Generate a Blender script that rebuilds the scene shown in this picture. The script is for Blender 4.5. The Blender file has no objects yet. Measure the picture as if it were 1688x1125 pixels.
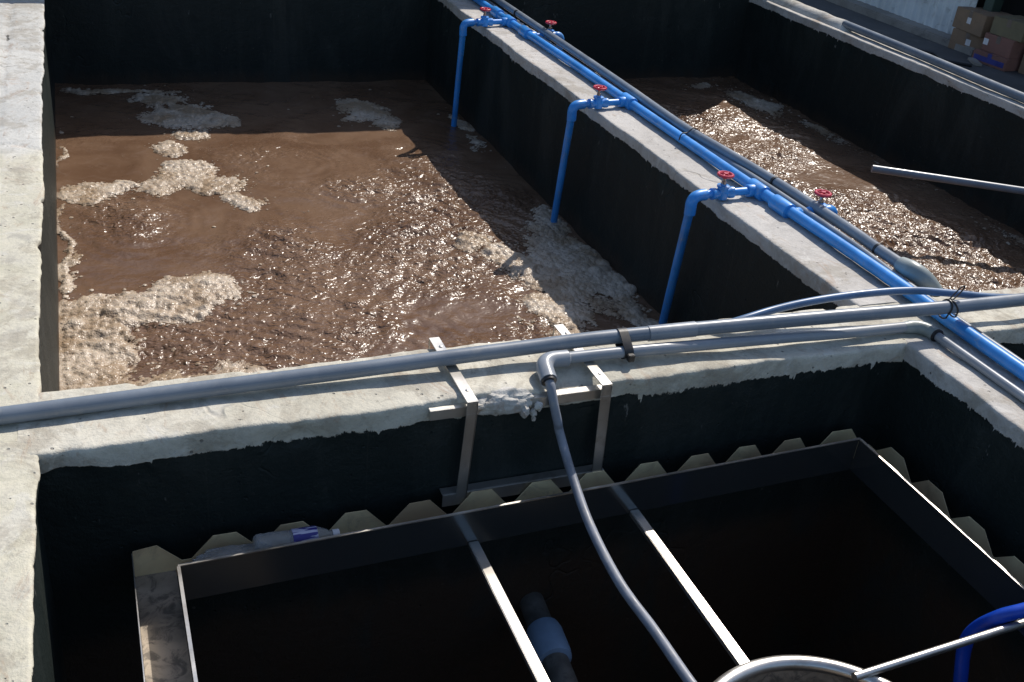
import bpy, bmesh, math, random
import numpy as np
from mathutils import Vector, Matrix, noise as mnoise

random.seed(7)
S = bpy.context.scene
COL = S.collection

# ---------------------------------------------------------------- camera, sky, sun, exposure
cam_d = bpy.data.cameras.new("camera")
cam = bpy.data.objects.new("camera", cam_d)
COL.objects.link(cam)
S.camera = cam
cam_d.sensor_width = 36.0
cam_d.lens = 36.0 * 1700 / 1688
cam_d.clip_start = 0.05
cam_d.clip_end = 500
cam.matrix_world = Matrix(((0.92925685, 0.10019115, -0.35558886, 0.0),
                           (-0.35693717, 0.491723, -0.79423192, 0.0),
                           (0.09527621, 0.86496834, 0.49269891, 1.5),
                           (0, 0, 0, 1)))
SUN = Vector((0.72, 0.60, 1.0)).normalized()
elev = math.asin(SUN.z)
azim = math.atan2(SUN.x, SUN.y)
W = bpy.data.worlds.new("World")
S.world = W
W.use_nodes = True
wn = W.node_tree
bg = wn.nodes["Background"]
sky = wn.nodes.new("ShaderNodeTexSky")
sky.sky_type = 'NISHITA'
sky.sun_disc = False
sky.sun_elevation = elev
sky.sun_rotation = azim
wn.links.new(sky.outputs[0], bg.inputs[0])
bg.inputs[1].default_value = 0.12
sl = bpy.data.lights.new("sun", 'SUN')
sl.energy = 4.2
sl.angle = math.radians(0.5)
sl.color = (1.0, 0.93, 0.84)
so = bpy.data.objects.new("sun", sl)
COL.objects.link(so)
so.rotation_euler = SUN.to_track_quat('Z', 'Y').to_euler()
so.location = (3, 3, 8)
S.view_settings.view_transform = 'Standard'
S.view_settings.look = 'None'
S.view_settings.exposure = 0.22
S.view_settings.gamma = 1.0

# ---------------------------------------------------------------- node helpers
def new_mat(name):
    m = bpy.data.materials.new(name)
    m.use_nodes = True
    nt = m.node_tree
    return m, nt, nt.nodes["Principled BSDF"]

class N:
    """tiny node graph helper"""
    def __init__(s, nt):
        s.nt = nt
        s.obj = nt.nodes.new("ShaderNodeTexCoord").outputs['Object']
        s.geo = nt.nodes.new("ShaderNodeNewGeometry").outputs['Position']
    def _in(s, sock, v):
        if isinstance(v, bpy.types.NodeSocket):
            s.nt.links.new(v, sock)
        elif v is not None:
            sock.default_value = v
    def noise(s, vec, scale, detail=4, rough=0.55, dist=0.0):
        n = s.nt.nodes.new("ShaderNodeTexNoise")
        s._in(n.inputs['Vector'], vec); n.inputs['Scale'].default_value = scale
        n.inputs['Detail'].default_value = detail; n.inputs['Roughness'].default_value = rough
        n.inputs['Distortion'].default_value = dist
        return n.outputs['Fac']
    def voro(s, vec, scale, feature='F1'):
        n = s.nt.nodes.new("ShaderNodeTexVoronoi"); n.feature = feature
        s._in(n.inputs['Vector'], vec); n.inputs['Scale'].default_value = scale
        return n.outputs['Distance']
    def ramp(s, fac, a, b, lo=0.0, hi=1.0):
        n = s.nt.nodes.new("ShaderNodeMapRange"); n.interpolation_type = 'SMOOTHSTEP'
        s._in(n.inputs[0], fac)
        for i, v in enumerate((a, b, lo, hi)): n.inputs[i+1].default_value = v
        return n.outputs[0]
    def mix(s, fac, a, b):
        n = s.nt.nodes.new("ShaderNodeMix"); n.data_type = 'RGBA'
        s._in(n.inputs[0], fac); s._in(n.inputs[6], a); s._in(n.inputs[7], b)
        return n.outputs[2]
    def math(s, op, a, b=None, c=None):
        n = s.nt.nodes.new("ShaderNodeMath"); n.operation = op
        s._in(n.inputs[0], a)
        if b is not None: s._in(n.inputs[1], b)
        if c is not None: s._in(n.inputs[2], c)
        return n.outputs[0]
    def sep(s, v):
        n = s.nt.nodes.new("ShaderNodeSeparateXYZ"); s._in(n.inputs[0], v); return n.outputs
    def scale(s, v, sc):
        n = s.nt.nodes.new("ShaderNodeMapping"); s._in(n.inputs[0], v); n.inputs['Scale'].default_value = sc
        return n.outputs[0]
    def bump(s, h, strength, dist, normal=None):
        n = s.nt.nodes.new("ShaderNodeBump"); s._in(n.inputs['Height'], h)
        n.inputs['Strength'].default_value = strength; n.inputs['Distance'].default_value = dist
        if normal is not None: s._in(n.inputs['Normal'], normal)
        return n.outputs[0]
    def attr(s, name):
        n = s.nt.nodes.new("ShaderNodeAttribute"); n.attribute_name = name; return n.outputs['Fac']

def c4(r, g, b): return (r, g, b, 1)

def mat_concrete(name, tone_a, tone_b, stain, paint=True, line=-0.055, ragged=0.03, near_warm=False):
    m, nt, p = new_mat(name); g = N(nt)
    P = g.geo
    big = g.noise(P, 1.7, 5, .6)
    med = g.noise(P, 9, 6, .65, .4)
    fin = g.noise(P, 70, 4, .7)
    col = g.mix(g.ramp(big, .35, .65), tone_a, tone_b)
    if near_warm:
        y = g.sep(P)[1]
        yy = g.math('ADD', y, g.math('MULTIPLY', g.noise(P, 2.2, 3), .9))
        col = g.mix(g.ramp(yy, 4.55, 4.85), g.mix(g.ramp(med, .3, .7), c4(.50, .475, .37), c4(.62, .59, .485)), col)
    col = g.mix(g.ramp(med, .50, .72, 0, .6), col, stain)
    col = g.mix(g.ramp(g.noise(P, 24, 5, .75, .8), .52, .68, 0, .4), col, stain)
    col = g.mix(g.ramp(g.noise(P, 5, 5, .7, 1.5), .55, .63, 0, .35), col, c4(.66, .65, .61))
    col = g.mix(g.ramp(g.noise(g.scale(P, (1, 1, 1)), 3.3, 6, .7, 1.2), .56, .72, 0, .35), col, c4(.36, .28, .20))
    # damp patches, tide marks and rusty smears
    wet = g.math('MULTIPLY', g.ramp(g.noise(P, 2.1, 6, .72, 1.6), .50, .57), g.ramp(g.noise(P, 11, 4, .7), .35, .55))
    col = g.mix(g.math('MULTIPLY', wet, .5), col, c4(.27, .235, .18))
    smear = g.ramp(g.noise(g.scale(P, (1, .35, 1)), 7, 6, .75, 2.0), .555, .65, 0, .40)
    col = g.mix(smear, col, c4(.33, .21, .13))
    # dark specks and little pits
    sp = g.voro(P, 34)
    spm = g.math('MULTIPLY', g.ramp(sp, .10, .17, 1, 0), g.ramp(g.noise(P, 14, 2), .52, .62))
    col = g.mix(g.math('MULTIPLY', spm, .75), col, c4(.12, .11, .10))
    # hair cracks
    cr = g.math('ABSOLUTE', g.math('SUBTRACT', g.noise(P, 1.4, 4, .5, .2), .5))
    crm = g.math('MULTIPLY', g.ramp(cr, .0, .005, 1, 0), g.ramp(g.noise(P, 1.3, 2), .56, .66))
    col = g.mix(g.math('MULTIPLY', crm, .4), col, c4(.16, .15, .14))
    col = g.mix(g.ramp(fin, .3, .75, .18, 0), col, c4(.25, .24, .22))
    h = g.math('ADD', g.math('MULTIPLY', med, .6), g.math('MULTIPLY', fin, .18))
    h = g.math('SUBTRACT', h, g.math('MULTIPLY', spm, .35))
    h = g.math('SUBTRACT', h, g.math('MULTIPLY', crm, .3))
    rough = .9
    if paint:
        z = g.sep(P)[2]
        amp = g.ramp(g.noise(P, 2.6, 3), .38, .62, .35, 1.25)
        runs = g.math('MULTIPLY', g.ramp(g.noise(g.scale(P, (1, 1, .02)), 30, 2), .60, .72), .022)
        jag = g.math('ADD', g.math('MULTIPLY', g.math('MULTIPLY', g.math('SUBTRACT', g.noise(g.scale(P, (1, 1, .5)), 55, 5, .8), .5), ragged), amp),
                     g.math('MULTIPLY', g.math('SUBTRACT', g.noise(P, 5, 3), .5), ragged * 1.3))
        zz = g.math('ADD', g.math('ADD', z, jag), runs)
        pm = g.ramp(zz, line - .0015, line + .0015, 1, 0)
        streak = g.noise(g.scale(P, (1, 1, .06)), 9, 4, .6)
        blk = g.mix(g.ramp(streak, .5, .8), c4(.012, .0180, .0170), c4(.021, .027, .0245))
        # thin sheet seams running down the lining, and stray mortar drips
        seam = g.math('ABSOLUTE', g.math('SUBTRACT', g.noise(g.scale(P, (1, 1, .012)), 2.4, 1), .5))
        blk = g.mix(g.ramp(seam, 0, .0018, .35, 0), blk, c4(.05, .05, .04))
        tide = g.math('ADD', z, g.math('MULTIPLY', g.noise(g.scale(P, (1, 1, .25)), 7, 5, .7), .16))
        blk = g.mix(g.ramp(tide, -.60, -.48, .75, 0), blk, c4(.055, .036, .024))
        spl = g.math('MULTIPLY', g.ramp(g.voro(P, 26), .09, .14, 1, 0), g.math('MULTIPLY', g.ramp(g.noise(P, 3, 3), .52, .62), g.ramp(z, -.45, -.25, .6, .12)))
        blk = g.mix(spl, blk, c4(.10, .085, .07))
        blk = g.mix(g.ramp(g.noise(g.scale(P, (1, 1, .3)), 2.2, 6, .7, 1.0), .48, .66, 0, .8), blk, c4(.028, .034, .031))
        dr = g.math('MULTIPLY', g.ramp(g.noise(g.scale(P, (1, 1, .35)), 38, 3), .70, .74), g.ramp(z, -.35, -.06, 0, 1))
        blk = g.mix(dr, blk, c4(.12, .12, .11))
        col = g.mix(pm, col, blk)
        rn = g.ramp(pm, 0, 1, .9, .55)
        nt.links.new(rn, p.inputs['Roughness'])
        h = g.math('ADD', h, g.math('MULTIPLY', pm, -.9))
        spn = g.ramp(pm, 0, 1, .5, .25)
        nt.links.new(spn, p.inputs['Specular IOR Level'])
    else:
        p.inputs['Roughness'].default_value = rough
    nt.links.new(col, p.inputs['Base Color'])
    nt.links.new(g.bump(g.math('ADD', h, g.math('MULTIPLY', g.noise(P, 28, 5, .7), .35)), .9, .012), p.inputs['Normal'])
    return m

def mat_simple(name, base, rough=.5, metallic=0.0, var=.15, scale=12, bump=.1, dirt=None, dirt_amt=.5, spec=.5, coat=0, bdist=.002, dirt_lo=.52):
    m, nt, p = new_mat(name); g = N(nt)
    n1 = g.noise(g.geo, scale, 5, .6, .3)
    dark = tuple(c * (1 - var) for c in base) + (1,)
    lite = tuple(min(1, c * (1 + var)) for c in base) + (1,)
    col = g.mix(g.ramp(n1, .3, .7), dark, lite)
    if dirt:
        col = g.mix(g.ramp(g.noise(g.geo, scale * 2.3, 7, .7, .8), dirt_lo, dirt_lo + .16, 0, dirt_amt), col, c4(*dirt))
    nt.links.new(col, p.inputs['Base Color'])
    nt.links.new(g.ramp(n1, .3, .7, rough * .8, min(1, rough * 1.25)), p.inputs['Roughness'])
    p.inputs['Metallic'].default_value = metallic
    p.inputs['Specular IOR Level'].default_value = spec
    p.inputs['Coat Weight'].default_value = coat
    if bump:
        nt.links.new(g.bump(g.noise(g.geo, scale * 5, 4, .6), bump, bdist), p.inputs['Normal'])
    return m

M = {}
M['left'] = mat_concrete('pale weathered concrete', c4(.50, .50, .475), c4(.58, .575, .54), c4(.30, .285, .25), True, -.014, .035, True)
M['cross'] = mat_concrete('cream cement render', c4(.50, .475, .39), c4(.63, .60, .51), c4(.30, .28, .235), True, -.062, .040)
M['mid'] = mat_concrete('grey wall concrete', c4(.44, .42, .39), c4(.53, .51, .48), c4(.33, .31, .285), True, -.052, .03)
M['lining'] = mat_concrete('black tank lining', c4(.4, .4, .4), c4(.4, .4, .4), c4(.3, .3, .3), True, 5.0, .02)
M['mortar'] = mat_concrete('loose mortar', c4(.50, .49, .45), c4(.60, .58, .54), c4(.30, .29, .27), False)
M['blue'] = mat_simple('blue pvc', (.032, .255, .70), .38, 0, .16, 7, .08, (.24, .32, .38), .45, coat=.15)
M['bluehose'] = mat_simple('deep blue hose', (.008, .060, .46), .35, 0, .1, 9, .05)
M['greypipe'] = mat_simple('slate grey pvc', (.165, .195, .235), .34, 0, .10, 7, .06, (.30, .30, .29), .35)
M['greylight'] = mat_simple('light grey pvc', (.24, .265, .30), .34, 0, .10, 7, .06, (.34, .33, .32), .35)
M['greengrey'] = mat_simple('green grey pvc fitting', (.24, .28, .28), .38, 0, .12, 9, .08, (.3, .3, .28), .35)
M['hose'] = mat_simple('blue grey hose', (.075, .15, .28), .34, 0, .1, 9, .05, (.2, .22, .25), .3)
M['drophose'] = mat_simple('dull grey hose', (.19, .21, .25), .5, 0, .2, 14, .2, (.28, .28, .27), .5)
M['red'] = mat_simple('red handwheel paint', (.50, .015, .045), .32, 0, .1, 20, .05, coat=.3)
M['black'] = mat_simple('black rubber strap', (.012, .012, .014), .45, 0, .1, 20, .05)
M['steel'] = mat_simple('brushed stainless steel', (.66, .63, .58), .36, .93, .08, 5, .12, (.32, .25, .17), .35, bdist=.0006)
M['teeth'] = mat_simple('toothed plate with bounced sun tint and silt', (.95, .66, .38), .42, .18, .25, 3.5, .2, (.40, .30, .18), .5, bdist=.001)  # warm bright base paints in sunlight bounced inside the trough; brown patches are silt
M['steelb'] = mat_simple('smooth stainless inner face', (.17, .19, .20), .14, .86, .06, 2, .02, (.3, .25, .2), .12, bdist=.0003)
M['steeld'] = mat_simple('silt stained trough floor', (.34, .29, .23), .55, .45, .25, 9, .3, (.10, .09, .08), .8, dirt_lo=.45)
M['brass'] = mat_simple('valve spindle', (.45, .38, .32), .3, 1, .1, 20, .05)
M['oldpipe'] = mat_simple('old sunken pipe', (.10, .10, .092), .6, 0, .3, 16, .3, (.02, .02, .02), .6)
M['coupling'] = mat_simple('pale blue coupling', (.20, .30, .43), .5, 0, .1, 16, .1)
M['asphalt'] = mat_simple('yard asphalt', (.085, .083, .085), .85, 0, .25, 3, .6, (.15, .14, .13), .5, bdist=.004)
M['kerb'] = mat_simple('old kerb concrete', (.26, .24, .215), .9, 0, .2, 4, .5, (.12, .11, .10), .6, bdist=.004)
M['zinc'] = mat_simple('weathered zinc sheet', (.60, .64, .66), .5, .1, .10, 4, .1, (.24, .24, .22), .5)
M['dark'] = mat_simple('dark timber', (.035, .035, .035), .8, 0, .3, 5, .2)
M['greenpost'] = mat_simple('dark green paint', (.045, .075, .062), .6, 0, .2, 5, .1)
def mat_card(name, base):
    return mat_simple(name, base, .8, 0, .14, 6, .12, tuple(c * .6 for c in base), .35)
M['card'] = mat_card('brown cardboard', (.27, .175, .11))
M['card2'] = mat_card('pinkish cardboard', (.27, .13, .10))
M['card3'] = mat_card('dull olive cardboard', (.21, .17, .10))
M['tape'] = mat_simple('blue tape print', (.05, .06, .26), .5)
M['tapeb'] = mat_simple('packing tape', (.20, .15, .12), .35)
M['paper'] = mat_simple('white paper label', (.75, .72, .72), .7)

def mat_water(name, a, b):
    m, nt, p = new_mat(name); g = N(nt)
    n1 = g.noise(g.geo, 1.6, 5, .6, 1.0)
    n2 = g.noise(g.scale(g.geo, (1, 1, 1)), 8, 6, .65, 2.0)
    col = g.mix(g.ramp(n1, .35, .65), a, b)
    col = g.mix(g.ramp(n2, .5, .75, 0, .35), col, c4(.21, .145, .11))
    nt.links.new(col, p.inputs['Base Color'])
    p.inputs['Roughness'].default_value = .25
    p.inputs['IOR'].default_value = 1.40
    ch = g.attr('chop')
    h1 = g.noise(g.scale(g.geo, (1, 1.25, 1)), 21, 1, .5, .9)
    h2 = g.noise(g.geo, 48, 1, .5, .5)
    h = g.math('ADD', g.math('MULTIPLY', h1, 1.0), g.math('MULTIPLY', h2, .45))
    h = g.math('MULTIPLY', h, g.math('MULTIPLY', ch, 1.12))
    nt.links.new(g.bump(h, 1.0, .0115), p.inputs['Normal'])
    return m
M['water'] = mat_water('muddy brown water', c4(.118, .066, .038), c4(.168, .103, .064))

def mat_foam():
    m, nt, p = new_mat('cream brown foam'); g = N(nt)
    n1 = g.noise(g.geo, 5, 4, .6, .5)
    n2 = g.noise(g.geo, 60, 3, .6)
    col = g.mix(g.ramp(n1, .35, .65), c4(.31, .225, .145), c4(.50, .42, .33))
    col = g.mix(g.ramp(g.attr('thick'), .0, .9), c4(.155, .10, .065), col)
    col = g.mix(g.ramp(n2, .5, .7, 0, .4), col, c4(.24, .16, .10))
    nt.links.new(col, p.inputs['Base Color'])
    p.inputs['Roughness'].default_value = .34
    p.inputs['Specular IOR Level'].default_value = .35
    al = g.math('ADD', g.attr('thick'), g.math('MULTIPLY', g.math('SUBTRACT', g.noise(g.geo, 52, 4, .7), .5), 1.2))
    al = g.math('ADD', al, g.math('MULTIPLY', g.math('SUBTRACT', g.noise(g.scale(g.geo, (1.2, .9, 1)), 15, 5, .65, .8), .5), 2.0))
    nt.links.new(g.ramp(al, .14, .46), p.inputs['Alpha'])
    p.inputs['Subsurface Weight'].default_value = .15
    p.inputs['Subsurface Radius'].default_value = (.01, .007, .004)
    nt.links.new(g.bump(g.voro(g.geo, 120), .6, .004), p.inputs['Normal'])
    return m
M['foam'] = mat_foam()

def mat_plastic():
    m, nt, p = new_mat('clear plastic'); g = N(nt)
    p.inputs['Base Color'].default_value = c4(.80, .80, .78)
    p.inputs['Roughness'].default_value = .08
    p.inputs['Transmission Weight'].default_value = .78
    p.inputs['IOR'].default_value = 1.25
    nt.links.new(g.bump(g.noise(g.geo, 40, 3), .8, .01), p.inputs['Normal'])
    return m
M['plastic'] = mat_plastic()
def mat_label():
    m, nt, p = new_mat('blue printed bottle label'); g = N(nt)
    n = g.noise(g.scale(g.obj, (1, 8, 8)), 14, 2)
    col = g.mix(g.ramp(n, .52, .56), c4(.035, .03, .20), c4(.45, .45, .60))
    nt.links.new(col, p.inputs['Base Color']); p.inputs['Roughness'].default_value = .25
    return m
M['label'] = mat_label()

# ---------------------------------------------------------------- object helpers
def tag(o, label=None, cat=None, group=None, kind=None):
    if label: o['label'] = label
    if cat: o['category'] = cat
    if group: o['group'] = group
    if kind: o['kind'] = kind
    return o

def empty(name, loc, label, cat, group=None):
    o = bpy.data.objects.new(name, None)
    o.empty_display_size = .1
    COL.objects.link(o); o.location = loc
    return tag(o, label, cat, group)

class MB:
    """collects shapes given in world (or local) coordinates and links them as one mesh object"""
    def __init__(s): s.bm = bmesh.new()
    def box(s, lo, hi, rot=None, at=None):
        vs = []
        for x in (lo[0], hi[0]):
            for y in (lo[1], hi[1]):
                for z in (lo[2], hi[2]):
                    v = Vector((x, y, z))
                    if rot is not None: v = rot @ v
                    if at is not None: v = v + Vector(at)
                    vs.append(s.bm.verts.new(v))
        for f in ((0, 1, 3, 2), (4, 6, 7, 5), (0, 4, 5, 1), (2, 3, 7, 6), (0, 2, 6, 4), (1, 5, 7, 3)):
            s.bm.faces.new([vs[i] for i in f])
        return s
    def tube(s, pts, r, seg=20, caps=True, hollow=None):
        pts = [Vector(p) for p in pts]
        rs = r if isinstance(r, (list, tuple)) else [r] * len(pts)
        rings = []; up = None
        for i, p in enumerate(pts):
            t = (pts[min(i + 1, len(pts) - 1)] - pts[max(i - 1, 0)]).normalized()
            if up is None:
                up = Vector((0, 0, 1)) if abs(t.z) < .9 else Vector((0, 1, 0))
            n = (up - t * up.dot(t)).normalized(); up = n
            b = t.cross(n)
            rings.append([s.bm.verts.new(p + (n * math.cos(a) + b * math.sin(a)) * rs[i])
                          for a in (2 * math.pi * k / seg for k in range(seg))])
        for a, b in zip(rings, rings[1:]):
            for k in range(seg):
                s.bm.faces.new((a[k], a[(k + 1) % seg], b[(k + 1) % seg], b[k]))
        if caps:
            s.bm.faces.new(list(reversed(rings[0]))); s.bm.faces.new(rings[-1])
        return s
    def lathe(s, prof, at, axis='Z', seg=28):
        """prof = [(r, h)] along the axis"""
        rings = []
        for r, h in prof:
            ring = []
            for k in range(seg):
                a = 2 * math.pi * k / seg
                x, y = r * math.cos(a), r * math.sin(a)
                v = {'Z': (x, y, h), 'X': (h, x, y), 'Y': (x, h, y)}[axis]
                ring.append(s.bm.verts.new(Vector(v) + Vector(at)))
            rings.append(ring)
        for a, b in zip(rings, rings[1:]):
            for k in range(seg):
                s.bm.faces.new((a[k], a[(k + 1) % seg], b[(k + 1) % seg], b[k]))
        s.bm.faces.new(rings[0]); s.bm.faces.new(rings[-1])
        return s
    def ring(s, c, R, r, seg=40, sub=12, axis='Z'):
        vs = []
        for i in range(seg):
            a = 2 * math.pi * i / seg
            row = []
            for j in range(sub):
                b = 2 * math.pi * j / sub
                rr = R + r * math.cos(b)
                row.append(s.bm.verts.new(Vector((rr * math.cos(a), rr * math.sin(a), r * math.sin(b))) + Vector(c)))
            vs.append(row)
        for i in range(seg):
            for j in range(sub):
                s.bm.faces.new((vs[i][j], vs[(i + 1) % seg][j], vs[(i + 1) % seg][(j + 1) % sub], vs[i][(j + 1) % sub]))
        return s
    def prism(s, poly, ext):
        """poly = list of 3-D points, ext = extrusion vector"""
        e = Vector(ext)
        a = [s.bm.verts.new(Vector(p)) for p in poly]
        b = [s.bm.verts.new(Vector(p) + e) for p in poly]
        n = len(poly)
        s.bm.faces.new(a); s.bm.faces.new(list(reversed(b)))
        for k in range(n):
            s.bm.faces.new((a[k], b[k], b[(k + 1) % n], a[(k + 1) % n]))
        return s
    def build(s, name, mat, parent=None, smooth=35, bevel=0, local=False):
        bm = s.bm
        bmesh.ops.recalc_face_normals(bm, faces=bm.faces)
        if bevel:
            es = [e for e in bm.edges if len(e.link_faces) == 2 and e.calc_face_angle(0) > math.radians(30)]
            bmesh.ops.bevel(bm, geom=es, offset=bevel, segments=2, affect='EDGES', clamp_overlap=True)
        if parent is not None and not local:
            bmesh.ops.translate(bm, verts=bm.verts, vec=-parent_world(parent))
        me = bpy.data.meshes.new(name)
        bm.to_mesh(me); bm.free()
        me.materials.append(mat)
        if smooth:
            me.polygons.foreach_set('use_smooth', [True] * len(me.polygons))
            me.set_sharp_from_angle(angle=math.radians(smooth))
        o = bpy.data.objects.new(name, me); COL.objects.link(o)
        if parent is not None: o.parent = parent
        return o

def parent_world(p):
    v = Vector((0, 0, 0))
    while p is not None:
        v += p.location; p = p.parent
    return v

def curve(pts, n=10):
    """Catmull-Rom through pts"""
    P = [Vector(p) for p in pts]
    P = [P[0] * 2 - P[1]] + P + [P[-1] * 2 - P[-2]]
    out = []
    for i in range(1, len(P) - 2):
        for k in range(n):
            t = k / n
            a, b, c, d = P[i - 1], P[i], P[i + 1], P[i + 2]
            out.append(.5 * ((2 * b) + (c - a) * t + (2 * a - 5 * b + 4 * c - d) * t * t + (3 * b - a - 3 * c + d) * t ** 3))
    out.append(P[-2])
    return out

def bend(p0, corner, p1, r, n=8):
    """pipe path with one rounded corner"""
    p0, c, p1 = Vector(p0), Vector(corner), Vector(p1)
    a = c + (p0 - c).normalized() * r; b = c + (p1 - c).normalized() * r
    return [a.lerp(c, t).lerp(c.lerp(b, t), t) for t in [k / n for k in range(n + 1)]]

# ---------------------------------------------------------------- numpy noise
def vnoise(x, y, seed):
    rs = np.random.RandomState(seed); T = rs.rand(256, 256)
    xi = np.floor(x).astype(int); yi = np.floor(y).astype(int)
    fx = x - xi; fy = y - yi
    fx = fx * fx * fx * (fx * (fx * 6 - 15) + 10); fy = fy * fy * fy * (fy * (fy * 6 - 15) + 10)
    g = lambda a, b: T[a % 256, b % 256]
    return (g(xi, yi) * (1 - fx) + g(xi + 1, yi) * fx) * (1 - fy) + (g(xi, yi + 1) * (1 - fx) + g(xi + 1, yi + 1) * fx) * fy
def fbm(x, y, seed, oct=4, gain=.5):
    s = 0; a = 1; t = 0
    for o in range(oct):
        s = s + a * vnoise(x * 2 ** o + 13.7 * o, y * 2 ** o + 7.1 * o, seed + o); t += a; a *= gain
    return s / t

# ---------------------------------------------------------------- WALLS
def wall(name, s0, s1, t0, t1, along, mat, label, seed, zb=-2.3, zt=0.0, step=.02, wob=.008, batter=(0, 0), chips=.6, cat='wall', notch=None):
    """a cast concrete wall swept along Y or X, uneven by hand trowelling"""
    w = t1 - t0
    sec = [(0, zb), (0, -1.2), (0, -.7), (0, -.4), (0, -.25), (0, -.16), (0, -.12), (0, -.095), (0, -.075), (0, -.06), (0, -.045), (0, -.03), (0, -.02), (.0, -.011), (.0012, -.005), (.004, -.0012)]
    nt_ = max(4, int(w / .018))
    top = [(.012 + (w - .024) * k / nt_, 0.0) for k in range(nt_ + 1)]
    sec = sec + top + [(w - t, z) for t, z in reversed(sec)]
    bm = bmesh.new(); rows = []
    ns = int((s1 - s0) / step)
    for i in range(ns + 1):
        s = s0 + (s1 - s0) * i / ns
        row = []
        for t, z in sec:
            side = -1 if t < w / 2 else 1
            k = max(0.0, min(1.0, (z + .16) / .1)) if z < 0 else 1.0
            e = wob * 1.2 * mnoise.noise(Vector((s * 1.7, side * 9 + seed, 0))) + wob * .7 * mnoise.noise(Vector((s * 6, side * 9 + seed, z * 6))) \
                + wob * .45 * mnoise.noise(Vector((s * 23, side * 9 + seed, z * 20)))
            ch = max(0.0, mnoise.noise(Vector((s * 11, side * 5 + seed, z * 8))) - .28) * .05 * chips
            near_edge = math.exp(-((min(t, w - t)) / .02) ** 2)
            tt = t + side * (e * k - ch * k) * (near_edge if z == 0 else 1)
            bt = batter[0] if side < 0 else batter[1]
            tt += side * bt * max(0.0, min(1.0, -z / .12))
            zz = z + .0045 * mnoise.noise(Vector((s * 2.1, t * 4 + seed, 3))) * (1 if z > -.02 else 0) \
                + (.0022 * mnoise.noise(Vector((s * 12, t * 14, seed))) if z > -.02 else 0) - (ch * .5 * near_edge if z > -.03 else 0)
            if notch and z > -.14 : zz += notch(s, t) * (1 if z > -.05 else .4)
            zz += zt
            p = (t0 + tt, s, zz) if along == 'Y' else (s, t0 + tt, zz)
            row.append(bm.verts.new(p))
        rows.append(row)
    n = len(sec)
    for a, b in zip(rows, rows[1:]):
        for k in range(n - 1):
            bm.faces.new((a[k], b[k], b[k + 1], a[k + 1]))
    bm.faces.new(rows[0]); bm.faces.new(list(reversed(rows[-1])))
    bmesh.ops.recalc_face_normals(bm, faces=bm.faces)
    me = bpy.data.meshes.new(name); bm.to_mesh(me); bm.free()
    me.materials.append(mat)
    me.polygons.foreach_set('use_smooth', [True] * len(me.polygons))
    me.set_sharp_from_angle(angle=math.radians(60))
    o = bpy.data.objects.new(name, me); COL.objects.link(o)
    tag(o, label, cat)
    return o

def left_notch(s, t):
    # trowelled line along the wall and a joint across it
    w = 1.1
    g = -.006 * math.exp(-((t - (w - .165) - .006 * mnoise.noise(Vector((s * 2, 0, 5)))) / .006) ** 2) if s > 3.2 else 0
    yj = 4.27 + .05 * mnoise.noise(Vector((t * 4, 2, 2))) - max(0, t - w + .12) * .8
    g += -.010 * math.exp(-((s - yj) / .008) ** 2)
    return g
wall('concrete_wall', -.6, 8.4, -1.30, -.195, 'Y', M['left'], 'broad pale concrete wall top along the left side of the tanks', 3.3, step=.012, batter=(0, -.018), chips=1.1, notch=left_notch)
def cross_notch(s, t):
    # mortar broken away beside the grey elbow
    g = -.040 * math.exp(-((s - 1.16) / .085) ** 4) * math.exp(-(t / .055) ** 2)
    g += .012 * math.exp(-((s - .93) / .11) ** 2) * math.exp(-((t - .03) / .05) ** 2)
    g += -.007 * math.exp(-((s - .735) / .006) ** 2) * math.exp(-(t / .07) ** 2)
    return g
wall('concrete_wall', -.24, 5.10, 2.15, 2.42, 'X', M['cross'], 'cream concrete cross wall carrying the long grey pipe, behind the steel weir', 8.1, zt=-.001, step=.012, wob=.012, chips=.9, notch=cross_notch)
wall('concrete_wall', 2.40, 7.34, 2.33, 2.64, 'Y', M['mid'], 'grey dividing wall between the two brown water tanks, carrying the blue pipe', 5.2, zt=.001, step=.016, wob=.009)
wall('concrete_wall', -.2, 2.17, 2.33, 2.64, 'Y', M['mid'], 'short concrete wall right of the steel weir, in front of the cross wall', 6.9, zt=.0005, step=.014, wob=.010)
wall('concrete_wall', -.2, 8.2, 5.03, 5.22, 'Y', M['mid'], 'narrow concrete wall on the far right edge, beside the yard with the boxes', 9.4, step=.03, wob=.008)
# the tall end wall of both aeration tanks
o = wall('lining_wall', -.9, 5.3, 7.30, 7.50, 'X', M['lining'], 'tall black lined end wall behind both brown water tanks', 4.4, zb=-3.4, zt=1.13, step=.05, wob=.005,
         notch=lambda s, t: -.85 if s > 4.72 else 0)
# mortar haunch at the end of the right wall
b = MB(); bm = b.bm
rows = []
for i in range(50):
    s = 6.12 + i * .024
    e = min(1, i / 4) if i < 4 else 1
    row = []
    for k in range(11):
        t = k / 10
        z = .055 * math.sin(math.pi * t) ** .6 * e + .006 * mnoise.noise(Vector((s * 7, t * 3, 0)))
        row.append(bm.verts.new((5.075 + t * .13 + .008 * mnoise.noise(Vector((s * 5, t, 4))), s, z)))
    rows.append(row)
for a, c in zip(rows, rows[1:]):
    for k in range(10): bm.faces.new((a[k], a[k + 1], c[k + 1], c[k]))
for row in (rows[0], rows[-1]): bm.faces.new(row)
tag(b.build('mortar_haunch', M['mortar']), 'raised strip of mortar covering the far end of the pipe on the right wall', 'mortar')

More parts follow.
